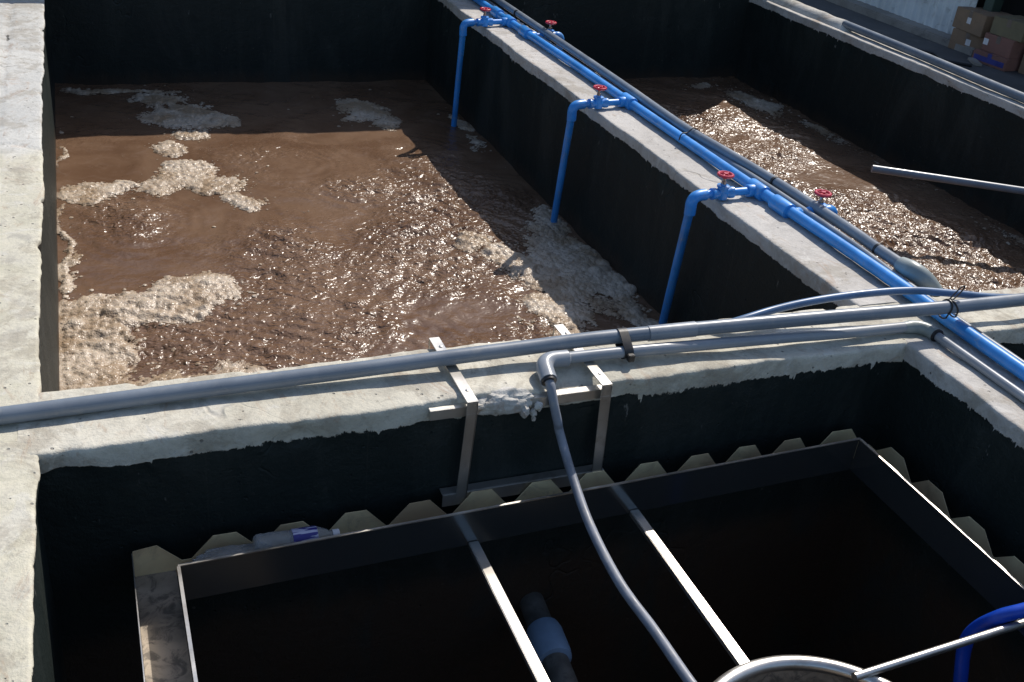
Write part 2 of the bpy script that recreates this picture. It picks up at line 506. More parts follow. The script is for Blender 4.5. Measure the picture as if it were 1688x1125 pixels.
# tank floors and the ground beyond
def sheet(name, x0, x1, y0, y1, z, mat, amp=0.0, step=.5):
    bm = bmesh.new()
    nx = max(1, int((x1 - x0) / step)); ny = max(1, int((y1 - y0) / step))
    V = [[bm.verts.new((x0 + (x1 - x0) * i / nx, y0 + (y1 - y0) * j / ny,
                        z + amp * mnoise.noise(Vector((i * step * .7, j * step * .7, z))))) for j in range(ny + 1)] for i in range(nx + 1)]
    for i in range(nx):
        for j in range(ny):
            bm.faces.new((V[i][j], V[i + 1][j], V[i + 1][j + 1], V[i][j + 1]))
    me = bpy.data.meshes.new(name); bm.to_mesh(me); bm.free(); me.materials.append(mat)
    o = bpy.data.objects.new(name, me); COL.objects.link(o)
    tag(o, kind='structure'); return o
sheet('floor', -.3, 5.1, -.6, 7.4, -2.25, M['lining'])
# ground ring: one sheet with a hole where the tanks are sunk
bm = bmesh.new()
xs = [-150, -1.25, 5.15, 6.2, 7.4, 9.5, 150]; ys = [-150, -.55, 3, 5, 7.45, 9, 150]
V = {}
for i, x in enumerate(xs):
    for j, y in enumerate(ys): V[i, j] = bm.verts.new((x, y, -.30))
for i in range(len(xs) - 1):
    for j in range(len(ys) - 1):
        if i == 1 and 1 <= j <= 3: continue
        bm.faces.new((V[i, j], V[i + 1, j], V[i + 1, j + 1], V[i, j + 1]))
me = bpy.data.meshes.new('ground'); bm.to_mesh(me); bm.free(); me.materials.append(M['asphalt'])
o = bpy.data.objects.new('ground', me); COL.objects.link(o); tag(o, kind='structure')
# front wall closing the near tanks (behind the photographer)
wall('concrete_wall', -1.30, 5.2, -.62, -.35, 'X', M['mid'], 'plain concrete wall closing the near tanks behind the camera', 2.2, zt=-.002, step=.06)

# ---------------------------------------------------------------- WATER
ZW = -.67
boilsL = [(.95, 5.75, .30), (.12, 5.0, .24), (.87, 4.65, .26), (1.45, 4.65, .26), (.72, 3.85, .34), (1.27, 5.35, .22), (1.60, 4.2, .28),
          (1.72, 5.5, .22), (1.15, 3.35, .32), (1.75, 3.3, .30), (1.55, 2.9, .3), (.05, 3.95, .22), (2.1, 5.0, .25), (.5, 2.9, .3), (1.15, 4.1, .2), (1.45, 3.1, .62), (.85, 3.45, .34), (1.6, 3.9, .4), (1.5, 5.0, .3), (.35, 3.6, .18)]
boilsR = [(3.6, 5.9, .30), (3.9, 5.0, .38), (3.3, 5.1, .3), (3.1, 4.2, .35), (3.8, 4.2, .38), (4.35, 4.9, .25), (3.4, 3.3, .4), (4.0, 3.4, .42), (4.5, 3.9, .35), (3.0, 2.8, .35),
          (3.7, 2.7, .4), (4.6, 3.0, .4), (3.9, 6.3, .25), (4.4, 5.6, .2), (4.8, 2.6, .3)]
def water_h(X, Y, boils, calm, seed):
    chop = np.full_like(X, calm)
    h = np.zeros_like(X)
    wx = X + .10 * (fbm(X * 2.2, Y * 2.2, seed + 40, 3) - .5) * 2
    wy = Y + .10 * (fbm(X * 2.2 + 9, Y * 2.2 + 4, seed + 50, 3) - .5) * 2
    for k, (bx, by, br) in enumerate(boils):
        d = np.sqrt((wx - bx) ** 2 + ((wy - by) * .8) ** 2)
        e = np.exp(-(d / br) ** 2)
        chop += e * 1.05
        h += .010 * e
        h += .0022 * np.sin((d + .05 * vnoise(X * 5, Y * 5, k + 300)) * 2 * np.pi / (.06 + .012 * (k % 4)) + k) * vnoise(X * 2.5, Y * 2.5, 77 + k) * np.exp(-((d - br * .9) / (br * .7)) ** 2)
    chop = np.minimum(chop, 1.7); chop *= .55 + .9 * fbm(X * 3.1, Y * 3.1, seed + 3, 3)
    # drifting bands of glitter and calmer slicks
    chop *= np.clip((fbm(X * 1.6 + 3, Y * 1.6, seed + 70, 3) - .26) * 3.8, .18, 1.35)
    h += .030 * (fbm(wx * 3.4, wy * 3.4, seed + 5, 3) - .5)
    h += .017 * chop * (fbm(wx * 9, wy * 9, seed + 9, 3) - .5)
    # curling streaks dragged round the boils
    ux = X + .35 * (fbm(X * 1.1 + 31, Y * 1.1, seed + 60, 2) - .5) * 2; uy = Y + .35 * (fbm(X * 1.1, Y * 1.1 + 17, seed + 61, 2) - .5) * 2
    h += .0045 * chop * np.sin(2 * np.pi * (ux * 4.5 + uy * 6.0) + 16 * fbm(ux * 2.5, uy * 2.5, seed + 62, 3)) * vnoise(X * 3, Y * 3, seed + 66)
    h += .0020 * chop * np.sin(2 * np.pi * (uy * 10.0 - ux * 5.0) + 22 * fbm(ux * 3, uy * 3, seed + 64, 3)) * vnoise(X * 4, Y * 4, seed + 67)
    r = np.abs(fbm(wx * 17, wy * 17, seed + 15, 3) - .5)
    h += .009 * chop * (.25 - r)
    h += .002 * chop * (fbm(X * 40, Y * 40, seed + 25, 2) - .5)
    return h, chop
def grid_mesh(name, X, Y, Z, mat, attrs, keep=None):
    nx, ny = X.shape
    idx = np.arange(nx * ny).reshape(nx, ny)
    q = np.stack([idx[:-1, :-1], idx[1:, :-1], idx[1:, 1:], idx[:-1, 1:]], -1).reshape(-1, 4)
    co = np.stack([X, Y, Z], -1).reshape(-1, 3)
    if keep is not None:
        k = keep[:-1, :-1] | keep[1:, :-1] | keep[1:, 1:] | keep[:-1, 1:]
        q = q[k.reshape(-1)]
        used = np.unique(q); remap = -np.ones(nx * ny, int); remap[used] = np.arange(len(used))
        q = remap[q]; co = co[used]; attrs = {n: a.reshape(-1)[used] for n, a in attrs.items()}
    me = bpy.data.meshes.new(name)
    me.vertices.add(len(co)); me.vertices.foreach_set('co', co.astype(np.float32).ravel())
    me.loops.add(len(q) * 4); me.loops.foreach_set('vertex_index', q.ravel().astype(np.int32))
    me.polygons.add(len(q)); me.polygons.foreach_set('loop_start', np.arange(0, len(q) * 4, 4, dtype=np.int32))
    me.polygons.foreach_set('loop_total', np.full(len(q), 4, np.int32))
    me.update(calc_edges=True); me.validate()
    me.polygons.foreach_set('use_smooth', np.ones(len(q), bool))
    for n, a in attrs.items():
        at_ = me.attributes.new(n, 'FLOAT', 'POINT'); at_.data.foreach_set('value', a.reshape(-1).astype(np.float32))
    me.materials.append(mat)
    o = bpy.data.objects.new(name, me); COL.objects.link(o)
    return o
def make_water(x0, x1, y0, y1, boils, calm, seed, res=.010):
    X, Y = np.meshgrid(np.arange(x0, x1, res), np.arange(y0, y1, res), indexing='ij')
    h, ch = water_h(X, Y, boils, calm, seed)
    o = grid_mesh('water', X, Y, ZW + h, M['water'], {'chop': np.clip(ch, 0, 1.4)})
    tag(o, kind='structure'); return o
make_water(-.25, 2.36, 2.36, 7.34, boilsL, .27, 11)
make_water(2.60, 5.08, 2.36, 7.34, boilsR, .62, 211)
# still dark liquid deep in the two near tanks is left out: they read as empty black

# foam rafts: (x, y, rx, ry, strength)
foamL = [(.02, 4.05, .36, .20, 1.15), (.30, 4.18, .22, .15, 1.1), (-.12, 3.75, .18, .38, 1.0), (.22, 3.98, .18, .10, .9), (.05, 3.30, .34, .26, .98), (.27, 3.36, .27, .17, .92), (-.10, 3.0, .18, .25, .9),
         (-.14, 3.5, .12, .5, .85), (.22, 3.02, .35, .12, .5),
         (.42, 5.60, .17, .20, 1.0), (.60, 5.42, .20, .20, .82), (.26, 5.38, .16, .10, .9), (.05, 5.42, .18, .09, .86), (-.12, 5.32, .15, .14, .85), (.72, 5.20, .13, .14, .76), (.38, 5.98, .10, .14, .8),
         (.52, 6.62, .20, .26, 1.0), (.42, 6.95, .20, .14, .8), (.15, 7.12, .36, .08, .9), (.60, 6.45, .22, .16, .85), (.50, 6.22, .14, .12, .8),
         (1.66, 6.62, .16, .22, .85), (1.78, 6.35, .10, .14, .75), (1.55, 6.5, .08, .12, .6),
         (1.72, 4.42, .11, .18, .86), (1.83, 4.22, .13, .18, .9), (1.92, 4.0, .12, .22, .92), (1.86, 3.70, .14, .24, .86), (1.80, 3.25, .14, .3, .72), (2.05, 4.15, .20, .32, .95), (2.20, 4.05, .12, .42, 1.0), (2.22, 3.75, .10, .3, .85),
         (2.12, 3.72, .16, .20, .6), (2.26, 4.7, .10, .22, .75), (2.10, 4.52, .16, .18, .6), (2.28, 6.3, .07, .25, .75), (2.25, 5.9, .07, .2, .6),
         (1.75, 3.6, .2, .14, .45), (1.35, 3.35, .25, .14, .35), (2.28, 3.3, .05, .4, .6), (-.19, 4.6, .06, .5, .55), (.9, 5.0, .2, .1, .3), (-.20, 4.2, .03, 2.2, .75),
         (2.25, 2.95, .08, .4, .55), (1.0, 2.65, .5, .1, .4)]
foamR = [(4.80, 6.6, .16, .45, .9), (4.93, 5.9, .10, .5, .75), (4.6, 7.05, .3, .10, .7), (3.4, 6.5, .12, .2, .55), (4.95, 5.0, .07, .6, .5), (4.9, 4.1, .1, .3, .6), (4.3, 4.9, .2, .1, .3), (2.75, 6.3, .10, .3, .6), (4.8, 3.4, .15, .3, .55)]
def make_foam(x0, x1, y0, y1, boils, calm, seed, rafts, label, nb, res=.006, big=1.0):
    X, Y = np.meshgrid(np.arange(x0, x1, res), np.arange(y0, y1, res), indexing='ij')
    h, ch = water_h(X, Y, boils, calm, seed)
    D = np.zeros_like(X)
    wx = X + .16 * (fbm(X * 4, Y * 4, seed + 91, 4) - .5); wy = Y + .22 * (fbm(X * 4 + 5, Y * 4 + 5, seed + 92, 4) - .5)
    for x, y, rx, ry, s in rafts:
        d = ((wx - x) / rx) ** 2 + ((wy - y) / ry) ** 2
        D = np.maximum(D, s * np.exp(-d * .75))
    lace = .50 * fbm(wx * 15, wy * 9, seed + 93, 4, .6) + .60 * fbm(wx * 4.5 + wy * 2, wy * 3.5, seed + 95, 4, .6)
    F = D * 1.32 - .07 - lace * (.92 - .25 * (D > .98))
    F = F - (.16 if big < 1 else 0)
    F = F - .16 * np.clip(vnoise(X * 34, Y * 24, seed + 97) - .45, 0, 1) - .45 * np.clip(vnoise(X * 11 + 3, Y * 8, seed + 98) - .62, 0, 1)
    film = np.clip(F * 8, -1, 1) * .0025 + np.clip(F, 0, .6) * .013
    B = np.zeros_like(X)
    rs = np.random.RandomState(seed)
    n = 0; tries = 0
    nx, ny = X.shape
    while n < nb and tries < nb * 60:
        tries += 1
        i = rs.randint(6, nx - 6); j = rs.randint(6, ny - 6)
        dloc = F[i, j]
        stray = D[i, j] > .34 and rs.rand() < .055 or D[i, j] > .15 and rs.rand() < .006 or rs.rand() < .0004
        if dloc < -.02 and not stray: continue
        r = (.0032 + .006 * rs.rand() ** 3 + (.013 * rs.rand() ** 4 if dloc > .12 else 0)) * big + (.030 if dloc > .25 and rs.rand() < .0012 * big else 0)
        if stray and dloc < -.02: r = .0034 + .008 * rs.rand() ** 3
        k = int(r / res) + 1
        sl_ = (slice(max(0, i - k), i + k + 1), slice(max(0, j - k), j + k + 1))
        dx = X[sl_] - X[i, j] + (rs.rand() - .5) * res; dy = Y[sl_] - Y[i, j]
        hh = np.sqrt(np.clip(r * r - dx * dx - dy * dy, 0, None)) * .58
        B[sl_] = np.maximum(B[sl_], hh)
        n += 1
    Z = ZW + h + np.maximum(film, .0010) + B
    keep = (film > -.0022) | (B > .0004)
    o = grid_mesh('foam', X, Y, Z, M['foam'], {'thick': np.maximum(np.clip((F + .05) * 2.1 + B * 40, 0, 1.15), np.clip(B * 420, 0, 1.05))}, keep)
    return tag(o, label, 'foam', kind='stuff')
make_foam(-.22, 2.345, 2.42, 7.30, boilsL, .27, 11, foamL, 'cream and brown foam rafts floating on the left tank', 34000, .0055)
make_foam(2.64, 5.05, 2.42, 7.30, boilsR, .62, 211, foamR, 'thin brown scum floating on the right tank', 2500, .008, .7)

# ---------------------------------------------------------------- PIPES ON THE WALLS
def pipe_thing(name, pts, r, mat, label, cat='pipe', couplings=(), cmat=None, cr=1.28, clen=.05, n=10, group=None, tie=None):
    root = empty(name, pts[0], label, cat, group)
    path = curve(pts, n)
    MB().tube(path, r, 24).build('pipe_run', mat, root)
    for (p, d) in couplings:
        p = Vector(p); d = Vector(d).normalized(); R = r * cr
        MB().tube([p - d * clen, p - d * clen * .98, p - d * clen * .96, p + d * clen * .96, p + d * clen * .98, p + d * clen],
                  [r * 1.02, R * .97, R, R, R * .97, r * 1.02], 24).build('coupling', cmat or mat, root)
    return root

# blue header along the dividing wall
hdr_pts = [(2.508, 7.28, .03), (2.512, 6.3, .029), (2.524, 5.3, .031), (2.530, 4.4, .029), (2.533, 3.4, .031), (2.548, 2.6, .030), (2.540, 2.1, .028), (2.536, 1.5, .030), (2.535, .2, .029)]
hdr = empty('blue_pipe', hdr_pts[0], 'long blue pipe lying along the top of the dividing wall', 'pipe')
MB().tube(curve(hdr_pts, 14), .0228, 28).build('pipe_run', M['blue'], hdr)
for x, y in ((2.514, 5.92), (2.533, 3.165), (2.512, 6.42)):
    MB().tube([(x, y - .055, .03), (x, y - .054, .03), (x, y - .05, .03), (x, y + .05, .03), (x, y + .054, .03), (x, y + .055, .03)],
              [.026, .0315, .0325, .0325, .0315, .026], 28).build('coupling', M['blue'], hdr)
TEES = [(2.512, 6.19), (2.528, 4.54), (2.533, 3.345)]
TEES_R = [(2.516, 5.86), (2.533, 3.10)]
for x, y in TEES:
    t = MB().tube([(x, y - .052, .03), (x, y - .05, .03), (x, y - .045, .03), (x, y + .045, .03), (x, y + .05, .03), (x, y + .052, .03)],
                  [.026, .032, .0335, .0335, .032, .026], 28)
    t.build('tee_fitting', M['blue'], hdr)

# branch with gate valve: built once at the origin, header side towards +X, then copied
def make_branch(V=-.18, E=0.0):
    """V = place of the valve on the arm, E = how far the elbow is pulled in"""
    root = empty('valve_branch', (0, 0, 0), 'x', 'valve pipe')
    dv = V + .18
    L = True
    def B(m): return m
    # horizontal stub from the tee (x=0) to the elbow (x=-.34); z=0 is the header axis
    MB().tube([(-.025, 0, 0), (-.052, 0, 0), (-.055, 0, 0), (-.056, 0, 0)], [.026, .026, .024, .018], 24).build('tee_socket', M['blue'], root, local=True)
    MB().tube([(-.05, 0, 0), (-.29 + E, 0, 0)], .0165, 24).build('stub_pipe', M['blue'], root, local=True)
    vb = MB()
    vb.tube([(x_ + dv, 0, 0) for x_ in (-.125, -.128, -.145, -.155, -.205, -.215, -.232, -.235)],
            [.018, .024, .024, .020, .020, .024, .024, .018], 20)
    vb.lathe([(.024, -.022), (.027, .0), (.022, .018), (.020, .024), (.026, .026), (.026, .034), (.013, .036), (.012, .041)], (V, 0, 0), 'Z', 20)
    body = vb.build('valve_body', M['blue'], root, local=True)
    MB().lathe([(.011, .036), (.011, .050), (.0075, .052), (.0075, .070), (.005, .072), (.005, .086)], (V, 0, 0), 'Z', 16).build('spindle', M['brass'], root, local=True)
    hw = MB().ring((V, 0, .079), .0290, .0066, 32, 10)
    hw.lathe([(.009, .073), (.011, .078), (.009, .087)], (V, 0, 0), 'Z', 16)
    for k in range(4):
        a = k * math.pi / 2 + .5
        hw.tube([(V + .006 * math.cos(a), .006 * math.sin(a), .080), (V + .026 * math.cos(a), .026 * math.sin(a), .079)], .0045, 8)
    hw.build('handwheel', M['red'], root, local=True)
    path = [Vector((-.262 + E, 0, 0))] + bend((-.262 + E, 0, 0), (-.335 + E, -.010, 0), (-.325 + E, -.012, -.09), .045, 8) + [Vector((-.329 + E, -.012, -.075))]
    MB().tube(path, [.0235] * len(path), 24).build('elbow', M['blue'], root, local=True)
    return root
def add_drop(root, bottom):
    """the dropping pipe, in the root's local frame"""
    MB().tube([(-.331, -.011, -.055), bottom], .0185, 24).build('drop_pipe', M['blue'], root, local=True)
def copy_branch(src):
    r = src.copy(); COL.objects.link(r)
    for ch in src.children:
        c = ch.copy(); COL.objects.link(c); c.parent = r
    return r
GB = 'valve branches off the blue pipe'
b0 = make_branch()
b1 = make_branch(-.150, .095)
br = [b0, copy_branch(b0), copy_branch(b0), b1, copy_branch(b1)]
labs = ['farthest blue valve branch dropping into the left tank, near the top edge', 'middle blue valve branch dropping into the left tank',
        'nearest blue valve branch dropping into the left tank, with a long leaning pipe',
        'far red valve behind the grey pipe, its blue elbow over the right tank', 'near red valve behind the grey pipe, its blue elbow over the right tank']
drops = [(2.217, 6.275, -.70), (2.250, 4.654, -.70), (2.292, 3.492, -.70)]
for i in range(3):
    x, y = TEES[i]; r = br[i]
    r.location = (x, y, .03)
    rz = (0.13, .10, .06)[i]
    r.rotation_euler = (0, 0, rz)
    q = Matrix.Rotation(-rz, 3, 'Z') @ (Vector(drops[i]) - Vector((x, y, .03)))
    add_drop(r, q)
    tag(r, labs[i], 'valve pipe', GB)
for i in range(2):
    x, y = TEES_R[i]; r = br[3 + i]
    r.location = (x - .012, y, .024)
    r.rotation_euler = (0, 0, math.pi + .06)
    MB().tube([(-.236, -.011, -.055), (-.240, -.012, -.72)], .0185, 24).build('drop_pipe', M['blue'], r, local=True)
    tag(r, labs[3 + i], 'valve pipe', GB)

# big grey pipe beside the blue one, ending in a fat elbow
g1 = empty('grey_pipe', (2.60, 7.28, .06), 'thick slate grey pipe running beside the blue pipe and ending in a fat elbow', 'pipe')
MB().tube(curve([(2.615, 7.28, .055), (2.615, 6.0, .050), (2.600, 4.8, .052), (2.585, 4.1, .052), (2.615, 3.7, .050), (2.645, 3.3, .046), (2.648, 2.9, .047), (2.636, 2.70, .050), (2.632, 2.55, .052)], 12), .0215, 26).build('pipe_run', M['greypipe'], g1)
for (x, y, z) in ((2.637, 3.38, .0468), (2.636, 2.70, .0500), (2.61, 6.32, .051)):
    MB().tube([(x, y - .006, z), (x, y + .006, z)], .0228, 26).build('pipe_joint', M['black'], g1)
path = [Vector((2.632, 2.572, .0515)), Vector((2.632, 2.57, .0515)), Vector((2.632, 2.55, .052))] + bend((2.632, 2.545, .052), (2.634, 2.480, .060), (2.715, 2.462, -.010), .058, 8)[1:] + [Vector((2.722, 2.460, -.020))]
MB().tube(path, [.0225, .0290, .032] + [.0345] * (len(path) - 4) + [.032], 26).build('elbow', M['greengrey'], g1)
# thin grey pipe tucked between them
pipe_thing('grey_pipe', [(2.578, 7.28, .016), (2.580, 5.0, .016), (2.588, 4.0, .020), (2.596, 3.5, .030), (2.598, 3.1, .032), (2.596, 2.75, .030), (2.592, 2.5, .022), (2.592, 2.2, .016), (2.590, 1.8, .016), (2.589, .2, .016)],
           .0150, M['greypipe'], 'thin grey pipe squeezed between the blue pipe and the thick grey pipe', n=10)
# short thing: straps on the dividing wall pipes
st = empty('wire_tie', (2.56, 3.98, .04), 'dark wire tie around the blue and grey pipes in the middle of the dividing wall', 'tie')
MB().tube(curve([(2.500, 3.96, .030), (2.512, 3.965, .058), (2.545, 3.97, .062), (2.575, 3.975, .080), (2.607, 3.98, .066), (2.612, 3.98, .04)], 6), .0028, 8).build('tie_band', M['black'], st)

# long grey pipe lying across the cross wall
mp = [(-1.3, 2.285, .023), (-.4, 2.290, .0235), (.10, 2.304, .025), (.55, 2.306, .031), (.85, 2.300, .042), (1.1, 2.300, .047), (1.3, 2.288, .058), (1.7, 2.252, .074), (2.1, 2.216, .087), (2.5, 2.180, .098), (2.9, 2.178, .095), (3.6, 2.19, .08), (5.0, 2.2, .05)]
g2 = empty('grey_pipe', mp[1], 'longest slate grey pipe crossing the whole picture on the cross wall', 'pipe')
path = curve(mp, 12)
MB().tube(path, .0218, 28).build('pipe_run', M['greypipe'], g2)
MB().tube([(-.48, 2.2892, .0234), (-.30, 2.2922, .0236)], .0258, 28).build('coupling', M['greypipe'], g2)
MB().tube([(1.45, 2.2735, .0645), (1.60, 2.2610, .0705)], .0236, 28).build('coupling', M['greylight'], g2)
# second grey pipe with the elbow and the turn onto the short wall
g3 = empty('grey_pipe', (1.12, 2.24, .03), 'shorter light grey pipe under the long one, with an elbow the hose hangs from', 'pipe')
MB().tube([Vector(p) for p in curve([(1.14, 2.245, .032), (1.35, 2.238, .034), (1.6, 2.23, .032), (1.9, 2.222, .028), (2.15, 2.216, .022), (2.38, 2.212, .020)], 8)], .0172, 26).build('pipe_run', M['greylight'], g3)
ep = [Vector((1.185, 2.243, .0325)), Vector((1.18, 2.243, .0325))] + bend((1.165, 2.243, .0325), (1.102, 2.243, .034), (1.092, 2.17, .024), .042, 8) + [Vector((1.0905, 2.160, .020))]
MB().tube(ep, [.0175, .0238] + [.0242] * (len(ep) - 2), 26).build('elbow', M['greylight'], g3)
MB().tube([(1.0907, 2.164, .0215), (1.0902, 2.1565, .0180)], .0215, 26).build('elbow_mouth', M['black'], g3)
ep = [Vector((2.36, 2.212, .020))] + bend((2.36, 2.212, .02), (2.435, 2.210, .019), (2.437, 2.1, .019), .05, 8) + [Vector((2.437, 2.145, .019))]
MB().tube(ep, [.0175] + [.0215] * (len(ep) - 1), 26).build('elbow', M['greengrey'], g3)
MB().tube([(2.437, 2.15, .019), (2.441, 1.8, .018), (2.444, .2, .018)], .0142, 24).build('side_run', M['greylight'], g3)
MB().tube([(2.437, 2.146, .019), (2.4371, 2.138, .019)], .0222, 24).build('pipe_joint', M['black'], g3)
# straps
st = empty('pipe_strap', (1.37, 2.26, .05), 'dark strap binding the two grey pipes together to the right of the elbow', 'strap')
pts = []
A, B_ = Vector((0, 2.281, .0605)), Vector((0, 2.238, .034))
d = (B_ - A).normalized(); nrm = Vector((0, -d.z, d.y))
for a in [math.pi / 2 + math.pi * k / 8 for k in range(9)]: pts.append(A + (d * math.cos(a) + nrm * math.sin(a)) * .0235)
for a in [-math.pi / 2 + math.pi * k / 8 for k in range(9)]: pts.append(B_ + (d * math.cos(a) + nrm * math.sin(a)) * .0190)
sb = MB(); bm = sb.bm; rows = []
for i, p in enumerate(pts):
    c = (A if i < 9 else B_)
    q = p + (p - c).normalized() * .002
    rows.append([bm.verts.new((1.352, p.y, p.z)), bm.verts.new((1.380, p.y, p.z)), bm.verts.new((1.380, q.y, q.z)), bm.verts.new((1.352, q.y, q.z))])
for i in range(len(rows)):
    a, c = rows[i], rows[(i + 1) % len(rows)]
    for k in range(4): bm.faces.new((a[k], a[(k + 1) % 4], c[(k + 1) % 4], c[k]))
sb.build('strap_band', M['black'], st)
MB().box((1.358, 2.203, .018), (1.378, 2.2185, .040)).build('strap_buckle', M['black'], st, bevel=.002)
st = empty('wire_tie', (2.5, 2.18, .1), 'black wire tie with a loose loop where the long grey pipe crosses the blue one', 'tie')
def loop_tie(x, tilt):
    return [(x + tilt * math.sin(a), 2.181 + .0245 * math.cos(a), .098 + .0245 * math.sin(a) - (.012 if math.sin(a) < -.7 else 0)) for a in [2 * math.pi * k / 24 for k in range(25)]]
MB().tube(loop_tie(2.478, .006), .0028, 8).build('tie_band', M['black'], st)
MB().tube(loop_tie(2.505, -.012), .0028, 8).build('tie_band', M['black'], st)
MB().tube(curve([(2.485, 2.185, .123), (2.505, 2.19, .140), (2.530, 2.195, .158), (2.545, 2.196, .160), (2.536, 2.192, .148), (2.512, 2.186, .130), (2.496, 2.182, .122)], 6), .0024, 8).build('tie_loop', M['black'], st)
# blue-grey hose arching over behind the long pipe
hs = empty('garden_hose', (1.75, 2.33, .03), 'blue grey hose arching behind the long pipe at the wall crossing', 'hose')
MB().tube(curve([(1.62, 2.44, -.10), (1.70, 2.37, -.01), (1.80, 2.335, .035), (1.95, 2.345, .058), (2.10, 2.340, .078), (2.28, 2.330, .090), (2.45, 2.312, .094), (2.6, 2.28, .086), (2.8, 2.24, .072), (3.2, 2.225, .055), (4.2, 2.23, .03)], 10), .0128, 20).build('hose_run', M['hose'], hs)
# hose hanging from the elbow to the middle of the settling tank
hs = empty('hanging_hose', (1.10, 2.16, -.01), 'dull grey hose hanging from the elbow down across the steel weir', 'hose')
MB().tube(curve([(1.0905, 2.168, .022), (1.0905, 2.142, .010), (1.094, 2.119, -.030), (1.106, 2.106, -.08), (1.116, 2.100, -.12), (1.118, 2.000, -.19), (1.105, 1.835, -.235), (1.103, 1.650, -.262), (1.120, 1.490, -.275), (1.132, 1.320, -.285), (1.16, 1.15, -.30), (1.25, 1.0, -.40)], 10), .0128, 20).build('hose_run', M['drophose'], hs)
# mortar lump beside the elbow
b = MB(); bm = b.bm
bmesh.ops.create_icosphere(bm, subdivisions=4, radius=1)
for v in bm.verts:
    n_ = v.co.copy()
    f = 1 + .35 * mnoise.noise(n_ * 1.6 + Vector((5, 2, 1))) + .22 * mnoise.noise(n_ * 5) + .12 * mnoise.noise(n_ * 11)
    v.co = Vector((.960 + n_.x * .088 * f, 2.152 + n_.y * .030 * f, -.026 + n_.z * .036 * f))
for k, (dx, dy, dz, s) in enumerate([(-.01, -.022, -.030, .013), (.018, -.018, -.040, .010), (.03, -.020, -.020, .011), (.020, -.020, -.060, .006)]):
    r = bmesh.ops.create_icosphere(bm, subdivisions=3, radius=1)
    for v in r['verts']:
        n_ = v.co.copy(); f = 1 + .5 * mnoise.noise(n_ * 2 + Vector((k, k, 0)))
        v.co = Vector((1.022 + dx + n_.x * s * f, 2.146 + dy + n_.y * s * f, -.016 + dz + n_.z * s * 1.3 * f))
tag(b.build('mortar_lump', M['mortar'], smooth=60), 'lump of crumbling mortar on the cross wall edge beside the grey elbow', 'mortar')

# ---------------------------------------------------------------- STEEL HANGER OVER THE CROSS WALL
hg = empty('weir_hanger', (1.05, 2.12, 0), 'stainless steel hanger hooked over the cross wall above the weir', 'bracket')
def strap_bar(x, name, lean):
    m = MB(); w = .0155; t = .004
    # flat bar lying over the wall, bending down its front and ending at the weir angle
    m.box((x - w, 2.112, .014), (x + w, 2.455, .014 + t))
    m.box((x - w, 2.451, -.03), (x - w + .004, 2.455, .014))
    m.box((x - w, 2.108, -.02), (x + w, 2.112, .018))
    m.prism([(x - w, 2.108, -.02), (x + w, 2.108, -.02), (x + w + lean, 2.108, -.30), (x - w + lean, 2.108, -.30)], (0, .004, 0))
    m.prism([(x + w, 2.108, .012), (x + w, 2.130, .012), (x + w + lean, 2.122, -.30), (x + w + lean, 2.108, -.30)], (-.003, 0, 0))
    for yy in (2.165, 2.40):
        m.lathe([(.0055, .0181), (.0055, .0200), (.003, .0215)], (x + .003, yy, 0), 'Z', 10)
    m.build(name, M['steel'], hg, bevel=.0006)
strap_bar(.852, 'hook_bar', -.010)
strap_bar(1.246, 'hook_bar', .014)
m = MB()
m.box((.745, 2.1345, -.014), (1.262, 2.1385, -.044)); m.box((.745, 2.1385, -.014), (1.262, 2.160, -.018))
m.build('top_angle', M['steel'], hg, bevel=.0006)
m = MB()
m.box((.79, 2.1125, -.325), (1.285, 2.1165, -.285)); m.box((.79, 2.1165, -.289), (1.285, 2.146, -.285))
m.build('bottom_angle', M['steel'], hg, bevel=.0006)

# ---------------------------------------------------------------- STEEL WEIR TROUGH
wr = empty('weir_trough', (1.1, 2.0, -.4), 'rectangular stainless steel weir trough with toothed outer edge in the near black tank', 'weir')
T = .0025
yb0, yb1 = 1.993, 2.040         # the back run is turned very slightly
def yin(x): return yb0 + (x - .084) / (2.144 - .084) * (yb1 - yb0)
zi = -.270; zb = -.385
def plate(pts, ext, name, mat, bev=.0005):
    return MB().prism(pts, ext).build(name, mat, wr, bevel=bev, smooth=0)
XL, XLo, XRi, XRo = .084, -.018, 2.144, 2.262
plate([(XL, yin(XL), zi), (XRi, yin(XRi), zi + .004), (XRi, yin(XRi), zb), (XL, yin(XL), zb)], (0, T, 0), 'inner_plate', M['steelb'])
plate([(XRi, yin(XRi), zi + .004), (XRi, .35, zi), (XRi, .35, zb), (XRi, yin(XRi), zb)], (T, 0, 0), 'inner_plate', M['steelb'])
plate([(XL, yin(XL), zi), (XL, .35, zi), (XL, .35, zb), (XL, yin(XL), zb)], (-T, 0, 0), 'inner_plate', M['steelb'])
# bright folded rims on the inner plates
MB().box((0, -.004, 0), (1, .0035, .0035)).build('x', M['steel']) if False else None
rim = MB()
rim.prism([(XL - .003, yin(XL) - .0025, zi), (XRi + .003, yin(XRi) - .0025, zi + .004), (XRi + .003, yin(XRi) + .0045, zi + .004), (XL - .003, yin(XL) + .0045, zi)], (0, 0, .003))
rim.build('folded_rim', M['steel'], wr, smooth=0)
rim = MB(); rim.prism([(XRi - .0025, yin(XRi) - .003, zi + .004), (XRi - .0025, .35, zi), (XRi + .0055, .35, zi), (XRi + .0055, yin(XRi) - .003, zi + .004)], (0, 0, .003))
rim.build('folded_rim', M['steel'], wr, smooth=0)
rim = MB(); rim.prism([(XL - .0055, yin(XL) - .003, zi), (XL - .0055, .35, zi), (XL + .0025, .35, zi), (XL + .0025, yin(XL) - .003, zi)], (0, 0, .003))
rim.build('folded_rim', M['steel'], wr, smooth=0)
